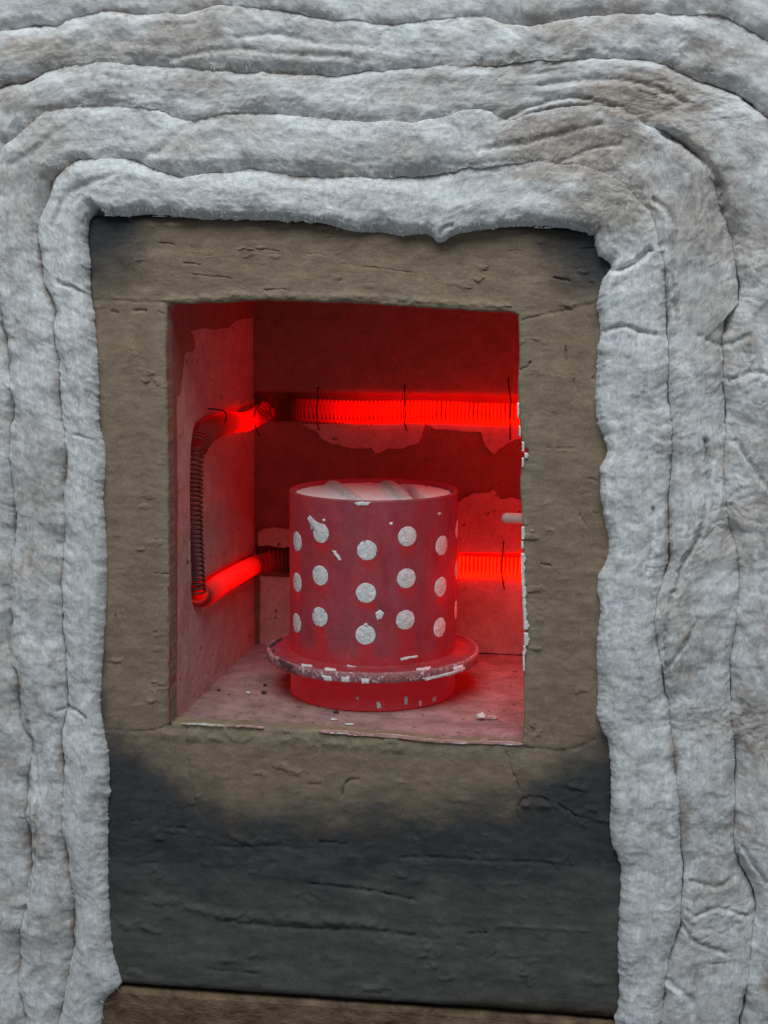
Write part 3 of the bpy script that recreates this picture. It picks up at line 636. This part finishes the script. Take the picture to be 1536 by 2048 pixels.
# ------------------------------------------------------------------ fibre blanket wrapped round the box
blanket = thing('fibre_blanket', 'thick white ceramic fibre blanket wrapped in layers around the kiln box', 'insulation', (W/2, .05, -.16))
Sm = [
 ([(190, 2650), (198, 2048), (205, 2010), (234, 1976), (226, 1940), (218, 1900), (212, 1820), (208, 1700), (211, 1600), (210, 1520), (203, 1480), (195, 1430), (199, 1300), (205, 1200), (205, 1100), (199, 1000), (203, 900), (192, 850), (190, 760), (185, 680), (178, 620), (170, 580), (171, 530), (165, 490), (167, 452)],
  [(167, 452), (178, 428), (196, 412), (204, 426), (290, 428), (400, 436), (520, 440), (600, 443), (650, 448), (700, 462), (760, 467), (800, 472), (850, 468), (880, 485), (905, 470), (960, 460), (1050, 452), (1120, 455), (1188, 469)],
  [(1188, 469), (1190, 492), (1200, 515), (1221, 529), (1205, 560), (1192, 620), (1200, 650), (1195, 700), (1190, 780), (1195, 850), (1207, 880), (1212, 910), (1204, 930), (1200, 980), (1210, 1050), (1218, 1090), (1210, 1130), (1195, 1160), (1200, 1230), (1193, 1290), (1195, 1400), (1193, 1440), (1208, 1470), (1218, 1510), (1222, 1560), (1222, 1690), (1238, 1730), (1240, 1800), (1235, 1900), (1238, 2000), (1230, 2048), (1230, 2650)]),
 ([(110, 2650), (115, 2048), (140, 1900), (146, 1870), (128, 1700), (125, 1560), (120, 1480), (128, 1420), (125, 1300), (120, 1150), (130, 1000), (128, 900), (115, 800), (108, 690), (104, 600), (85, 560), (76, 490), (85, 420), (102, 370)],
  [(102, 370), (120, 350), (145, 332), (180, 318), (270, 322), (320, 345), (360, 352), (430, 348), (500, 342), (560, 348), (700, 354), (800, 352), (900, 345), (1000, 335), (1080, 325), (1150, 330), (1220, 352), (1272, 392)],
  [(1272, 392), (1300, 430), (1325, 520), (1335, 640), (1340, 830), (1345, 900), (1337, 1000), (1335, 1130), (1312, 1200), (1318, 1300), (1330, 1380), (1340, 1430), (1350, 1550), (1362, 1700), (1360, 1850), (1332, 1950), (1325, 2048), (1330, 2650)]),
 ([(60, 2650), (50, 2048), (35, 1950), (55, 1700), (45, 1600), (62, 1480), (42, 1440), (40, 1360), (20, 1300), (25, 1200), (20, 1000), (18, 900), (22, 770), (10, 680), (-10, 560), (-15, 450), (-8, 350), (5, 292)],
  [(5, 292), (40, 268), (100, 222), (170, 214), (280, 217), (330, 226), (370, 240), (450, 228), (550, 228), (650, 240), (800, 246), (870, 240), (950, 221), (1020, 242), (1060, 228), (1170, 215), (1230, 218), (1280, 246), (1335, 265)],
  [(1335, 265), (1400, 320), (1440, 400), (1470, 500), (1475, 600), (1455, 640), (1445, 720), (1450, 830), (1448, 1000), (1478, 1160), (1470, 1260), (1462, 1400), (1470, 1550), (1478, 1720), (1505, 1780), (1500, 1920), (1480, 2048), (1490, 2650)]),
 ([(-60, 2650), (-70, 1800), (-80, 1400), (-90, 900), (-95, 500), (-80, 300), (-50, 200)],
  [(-50, 200), (0, 176), (50, 163), (80, 146), (180, 128), (350, 135), (480, 145), (620, 150), (700, 146), (800, 140), (870, 130), (960, 135), (1050, 125), (1130, 120), (1300, 122), (1400, 160), (1470, 185), (1536, 235)],
  [(1536, 235), (1570, 350), (1575, 600), (1560, 900), (1580, 1400), (1590, 1800), (1600, 2650)]),
 ([(-190, 2650), (-200, 1600), (-210, 900), (-200, 300), (-140, 140)],
  [(-140, 140), (-60, 90), (0, 66), (60, 52), (120, 48), (150, 32), (250, 25), (350, 32), (430, 15), (550, 22), (640, 35), (700, 45), (790, 50), (880, 40), (970, 38), (1050, 55), (1150, 35), (1250, 28), (1400, 30), (1440, 32), (1500, 60), (1600, 110)],
  [(1600, 110), (1680, 300), (1690, 900), (1700, 1600), (1720, 2650)]),
 ([(-330, 2650), (-340, 1200), (-330, 200), (-260, 40)], [(-260, 40), (-100, -60), (200, -110), (700, -90), (1200, -110), (1650, -60)], [(1650, -60), (1800, 200), (1820, 1200), (1840, 2650)]),
 ([(-480, 2650), (-480, 1200), (-470, 100), (-380, -100)], [(-380, -100), (-200, -220), (200, -250), (700, -240), (1200, -250), (1700, -200)], [(1700, -200), (1930, 100), (1950, 1200), (1960, 2650)])]
creases = [([(1325, 268), (1372, 292), (1408, 322), (1440, 370), (1452, 420)], 5.0, 7), ([(1195, 528), (1230, 540), (1265, 528), (1300, 500)], 5, 6), ([(1205, 662), (1250, 652), (1285, 664), (1310, 668)], 3, 5), ([(1410, 880), (1411, 1010), (1388, 1088), (1366, 1120), (1350, 1180)], 5, 5), ([(1305, 1015), (1303, 1070), (1295, 1140)], 3.5, 4),
 ([(1344, 1180), (1330, 1280), (1336, 1360)], 4, 5), ([(1335, 1330), (1372, 1280), (1395, 1235)], 2.5, 5), ([(1310, 400), (1345, 440), (1345, 520), (1352, 640)], 3, 6), ([(1000, 240), (1070, 212), (1150, 196), (1230, 214)], 3, 6), ([(1080, 170), (1200, 160), (1310, 175), (1370, 205)], 2.5, 6), ([(960, 300), (1040, 288), (1120, 268), (1200, 250)], 2.4, 6), ([(1110, 330), (1180, 300), (1240, 290)], 2, 5),
 ([(265, 322), (330, 300), (360, 262), (430, 238)], 1.6, 8), ([(230, 350), (140, 390), (110, 450)], 1.5, 6), ([(60, 1440), (78, 1600), (70, 1720), (50, 1820)], 2.5, 5), ([(118, 1420), (150, 1418), (172, 1432)], 3, 4), ([(1390, 1830), (1440, 1812), (1490, 1830)], 2.5, 5), ([(1365, 1855), (1400, 1885), (1450, 1900)], 2.5, 5), ([(1380, 1760), (1430, 1770), (1470, 1752)], 2.5, 5), ([(1335, 1960), (1380, 1990), (1400, 2048)], 3, 6), ([(1485, 1690), (1530, 1760)], 3, 5),
 ([(480, 78), (560, 70), (640, 88), (760, 96)], 1.6, 6), ([(350, 118), (460, 100), (560, 110), (700, 116)], 1.8, 6), ([(1400, 670), (1440, 690), (1500, 668)], 2, 5), ([(1460, 760), (1500, 742), (1536, 748)], 2.5, 5), ([(1470, 880), (1510, 940), (1540, 980)], 2, 5), ([(30, 330), (80, 300), (120, 262)], 1.6, 7), ([(120, 565), (150, 575), (175, 590)], 2.5, 4), ([(150, 868), (185, 880), (205, 905)], 1.6, 4), ([(880, 470), (890, 455), (905, 452)], 2, 4)]
stains = [(1150, 290, 230, 110, .85), (1290, 200, 190, 80, .95), (1230, 400, 150, 110, .75), (1420, 420, 120, 160, .7), (1440, 650, 70, 200, .55), (1390, 290, 70, 60, .7), (1250, 440, 70, 70, .45), (90, 105, 150, 50, .75), (260, 105, 170, 35, .6), (600, 112, 260, 32, .5), (30, 200, 60, 40, .6), (95, 345, 40, 40, .6), (75, 1640, 22, 40, .6), (145, 1855, 12, 45, .9), (70, 1900, 30, 120, .35), (1370, 1640, 16, 80, .7), (1310, 1650, 30, 22, .4), (1330, 870, 40, 60, .35), (1445, 720, 14, 60, .5), (1400, 1290, 60, 60, .3), (500, 30, 160, 18, .5), (1050, 50, 200, 18, .45), (700, 235, 160, 10, .4), (1450, 1450, 70, 90, .25), (40, 900, 30, 150, .3), (1480, 100, 60, 40, .35)]
NL, NTp, NR = 840, 560, 840
def seam(k):
    a = [resample(p, n) for p, n in zip(Sm[k], (NL, NTp, NR))]
    q = np.concatenate([a[0][:-1], a[1][:-1], a[2]]); s = np.r_[0, np.cumsum(np.linalg.norm(np.diff(q, axis=0), axis=1))]
    amp = 4.2 if k else 2.6
    q = q+amp*np.stack([fbm(s/26, s*0+k*3.7, 4, 1000+k, .6), fbm(s/26, s*0+k*3.7+50, 4, 1020+k, .6)], 1)
    if not k: q = q+2.6*np.stack([fbm(s/11, s*0+.7, 3, 1080, .7), fbm(s/11, s*0+9.7, 3, 1081, .7)], 1)
    if k: q = q+7*np.stack([fbm(s/75, s*0+k*2.3, 2, 1040+k), fbm(s/75, s*0+k*2.3+50, 2, 1060+k)], 1)
    return q, s
seams = [seam(k) for k in range(len(Sm))]
layer_y = [-.0105, -.0125, -.0135, -.0120, -.0140, -.012]
strand_src = []
def gapw(k, s):       # how open a seam is along its length
    g = .66+1.15*fbm(s/120., s*0+k*7.1, 3, 1100+k)
    if k == 0: g = np.full_like(s, 1.)
    if k == 1:
        g = g*.85+.15; mid = seams[1][0]; g *= 1-.75*sstep(760, 1010, mid[:, 0])*sstep(620, 500, mid[:, 1])
    if k:                        # the layers lie flatter over the top of the box
        mid = seams[k][0]; g = g*(1-.52*sstep(420, 250, mid[:, 1])*sstep(0, 150, mid[:, 0])*sstep(1420, 1200, mid[:, 0]))
    return np.clip(g, .08, 1.25)
AC = 0.; AL = np.cumsum(np.r_[0, np.linalg.norm(np.diff(hit(seams[1][0], 1, -.008), axis=0), axis=1)])*1000
for k in range(len(Sm)-1):
    (q0, s0), (q1, s1) = seams[k], seams[k+1]
    P0, P1 = hit(q0, 1, -.008), hit(q1, 1, -.008)
    wid = np.linalg.norm(P1-P0, axis=1)
    m = 46 if k < 4 else 26
    e = np.linspace(0, 1, m); t = .5-.5*np.cos(np.pi*(.12*e*0+e)); t = .45*t+.55*e
    off0 = .0006*np.clip(gapw(k, s0)-.8, 0, .6)/np.maximum(wid, .004); off1 = .0006*np.clip(gapw(k+1, s1)-.8, 0, .6)/np.maximum(wid, .004)
    tq = off0[:, None]+(1-off0-off1)[:, None]*t[None]
    UV = q0[:, None]*(1-tq[..., None])+q1[:, None]*tq[..., None]
    Pm = hit(UV, 1, -.008)
    mx, mz = Pm[..., 0]*1000, Pm[..., 2]*1000
    al = AL[:, None]+0*t[None]; ac = (AC+t[None]*wid[:, None])*1000; AC = AC+wid[:, None]
    wx = mx+3*fbm(mx/14, mz/14, 2, 1201); wz = mz+3*fbm(mx/14, mz/14, 2, 1202)
    sidew = sstep(1180, 1330, UV[..., 0])
    h = .0048*fbm(wx/50, wz/50, 3, 1203)+.0040*(1-.5*sstep(420, 300, UV[..., 1]))*fbm(al/130+.02*mx/9, ac/21, 2, 1217, .45)*sstep(.002, .012, np.minimum(t[None]*wid[:, None], 1))+.0016*fbm(wx/15, wz/13, 4, 1204, .55)+.00055*fbm(wx/5.0, wz/5.0, 3, 1205, .55)
    h += .0007*fbm(al/26, ac/4.2, 4, 1206, .6)
    rid = 1-np.abs(fbm(wx/13, wz/8, 3, 1207)); h -= .0013*sstep(.80, 1., rid)*(.2+.5*sidew)*sstep(-.1, .5, fbm(mx/40, mz/40, 2, 1210))
    rid2 = 1-np.abs(fbm(wx/7+9, wz/5, 3, 1208)); h -= .0005*sstep(.80, 1., rid2)*sidew*sstep(0, .5, fbm(mx/30, mz/50, 2, 1211))
    h += .0006*np.maximum(fbm(wx/3.2, wz/2.6, 3, 1209), 0)**1.5
    for pts, dep, wd in creases:
        pr = resample(pts, len(pts)*5); b0, b1 = pr.min(0)-30, pr.max(0)+30
        mk = (UV[..., 0] > b0[0]) & (UV[..., 0] < b1[0]) & (UV[..., 1] > b0[1]) & (UV[..., 1] < b1[1])
        if mk.any():
            uu = UV[mk]; uu = uu+np.stack([5*fbm(uu[:, 0]/14, uu[:, 1]/14, 3, 1301), 5*fbm(uu[:, 0]/14, uu[:, 1]/14, 3, 1302)], -1)
            d = polydist(uu, pr); h[mk] += -dep*.001*np.exp(-(d/wd)**2)+dep*.00028*np.exp(-(d/(wd*3.2))**2)
    # edges roll down into the seams on both sides
    ein = t[None]*wid[:, None]; eout = (1-t[None])*wid[:, None]
    def roll(ed, r, g):
        x = np.clip(ed/r, 0, 1); m = sstep(.7, 1.1, g); return g*r*(m*(1-np.sqrt(np.maximum(1-(1-x)**2, 0)))+(1-m)*.92*(1-x)**2.6)
    r_in = .0120*(1+.4*fbm(s0/90, s0*0+k, 2, 1401))[:, None]; r_out = .0120*(1+.4*fbm(s1/90, s1*0+k+1, 2, 1401))[:, None]
    r_in = np.minimum(r_in, wid[:, None]*.45); r_out = np.minimum(r_out, wid[:, None]*.45)
    g0, g1 = gapw(k, s0)[:, None], gapw(k+1, s1)[:, None]
    y = -.0128+roll(ein, r_in, g0)+roll(eout, r_out, g1)-h
    near_s = np.exp(-np.minimum(ein, eout)/.006)
    y = y-near_s*(.0016*fbm(wx/5.5, wz/5.5, 4, 1212, .65)+.0010*np.maximum(fbm(wx/2.8, wz/2.8, 3, 1213), 0))
    y = y-(.0016 if k == 0 else .0036)*fbm(AL/75, AL*0+k*3.3, 2, 1214)[:, None]
    if k == 0:                   # torn, tufted inner edge
        inw = (P0-P1)/wid[:, None]
        tuft = np.maximum(fbm(al/7.5, ac/6, 3, 1215, .55)+.3*fbm(al/22, ac*0, 2, 1216), -.15)*np.exp(-ein/.006)*.0028*sstep(-.35, .35, fbm(al/45, ac*0+4, 2, 1218))
        Pm[..., 0] += inw[:, None, 0]*tuft; Pm[..., 2] += inw[:, None, 2]*tuft
    Pm[..., 1] = y
    d0 = P0-CAM
    # dirt: stains where they lie on the blanket
    dirty = (.12, .50, .60, .65, .6, .6, .6)[k]
    dirt = .06+dirty*sstep(-.35, .45, fbm(mx/48, mz/40, 5, 1501, .6)+.25*fbm(al/60, ac/9, 3, 1504))
    dirt = dirt+(.25+.2*(k > 0))*sstep(.0, .6, fbm(mx/20, mz/17, 4, 1505, .65))*sstep(400, 1500, UV[..., 1]+UV[..., 0]*.5)
    for (sx, sy, rx, ry, am) in stains:
        d = np.hypot((UV[..., 0]-sx)/rx, (UV[..., 1]-sy)/ry)
        dirt = np.maximum(dirt, am*sstep(1.15, .35, d+.45*fbm(mx/14, mz/7, 4, 1502)))
    for kk, ed, ss in ((k, ein, s0), (k+1, eout, s1)):     # dirt caught in stretches of the seams
        if kk: dirt = np.maximum(dirt, .75*sstep(.0, .45, fbm(ss/110, ss*0+kk*5.5, 3, 1510+kk))[:, None]*sstep(.0050, .0008, ed+.003*fbm(mx/6, mz/6, 3, 1503)))
    inner = Pm[:, :1].copy(); inner[..., 1] = .020; outer = Pm[:, -1:].copy(); outer[..., 1] = .020
    VV = np.concatenate([inner, Pm, outer], 1); n, mm = VV.shape[:2]
    gr = np.stack([al/1000, ac/1000, np.zeros_like(al)], -1); gr = np.concatenate([gr[:, :1], gr, gr[:, -1:]], 1)
    dd = np.concatenate([dirt[:, :1], dirt, dirt[:, -1:]], 1)
    o = link('blanket_layer', mesh_np('blanket_layer', VV.reshape(-1, 3), gridq(n, mm), True, {'grain': gr.reshape(-1, 3), 'dirt': np.clip(dd, 0, 1).reshape(-1)}), MB, blanket)
    vis = (UV[..., 0] > -40) & (UV[..., 0] < 1580) & (UV[..., 1] > -40) & (UV[..., 1] < 2090)
    tang = np.gradient(Pm, axis=0); tang /= np.linalg.norm(tang, axis=-1, keepdims=True)
    strand_src.append((Pm, tang, vis, k))
# loose strands lifting off the felt
SV = []; SQ = []; base = 0
for Pm, tang, vis, k in strand_src:
    cand = np.argwhere(vis)
    if not len(cand): continue
    pick = cand[rng.integers(0, len(cand), int(len(cand)*.03))]
    if k == 0:                   # extra fuzz over the torn inner edge
        ed = np.argwhere(vis[:, 1:8]); ed[:, 1] += 1; pick = np.concatenate([pick, ed[rng.integers(0, len(ed), 420)]])
    for i, j in pick:
        p = Pm[i, j]; tg = tang[i, j]; edgey = k == 0 and j < 9
        cr = np.cross(tg, [0, 1, 0]); a = rng.normal(0, .7)
        d = tg*math.cos(a)*rng.choice((-1, 1))+cr*math.sin(a)
        if edgey and rng.random() < .5: d = cr*rng.choice((-1, 1))*.6+tg*rng.normal(0, .9)
        d = d/np.linalg.norm(d); L = rng.uniform(.0010, .0030); wdt = rng.uniform(.00007, .00016)
        up = np.array([0, -1., 0]); lift = rng.uniform(.05, .45); bend = np.cross(d, up)*rng.normal(0, .35)
        sd_ = np.cross(d, up)*wdt
        for q, tq in enumerate((0, .35, .7, 1.)):
            c = p+d*L*tq+up*(.00005+lift*L*(tq-.7*tq*tq))+bend*L*tq*tq
            wv = sd_*(1-.75*tq); SV += [c-wv, c+wv+up*wdt*.5]
        SQ += [(base+2*q, base+2*q+1, base+2*q+3, base+2*q+2) for q in range(3)]; base += 8
fo = link('loose_fibres', mesh_np('loose_fibres', np.array(SV), np.array(SQ), True), MF, blanket); fo['kind'] = 'stuff'
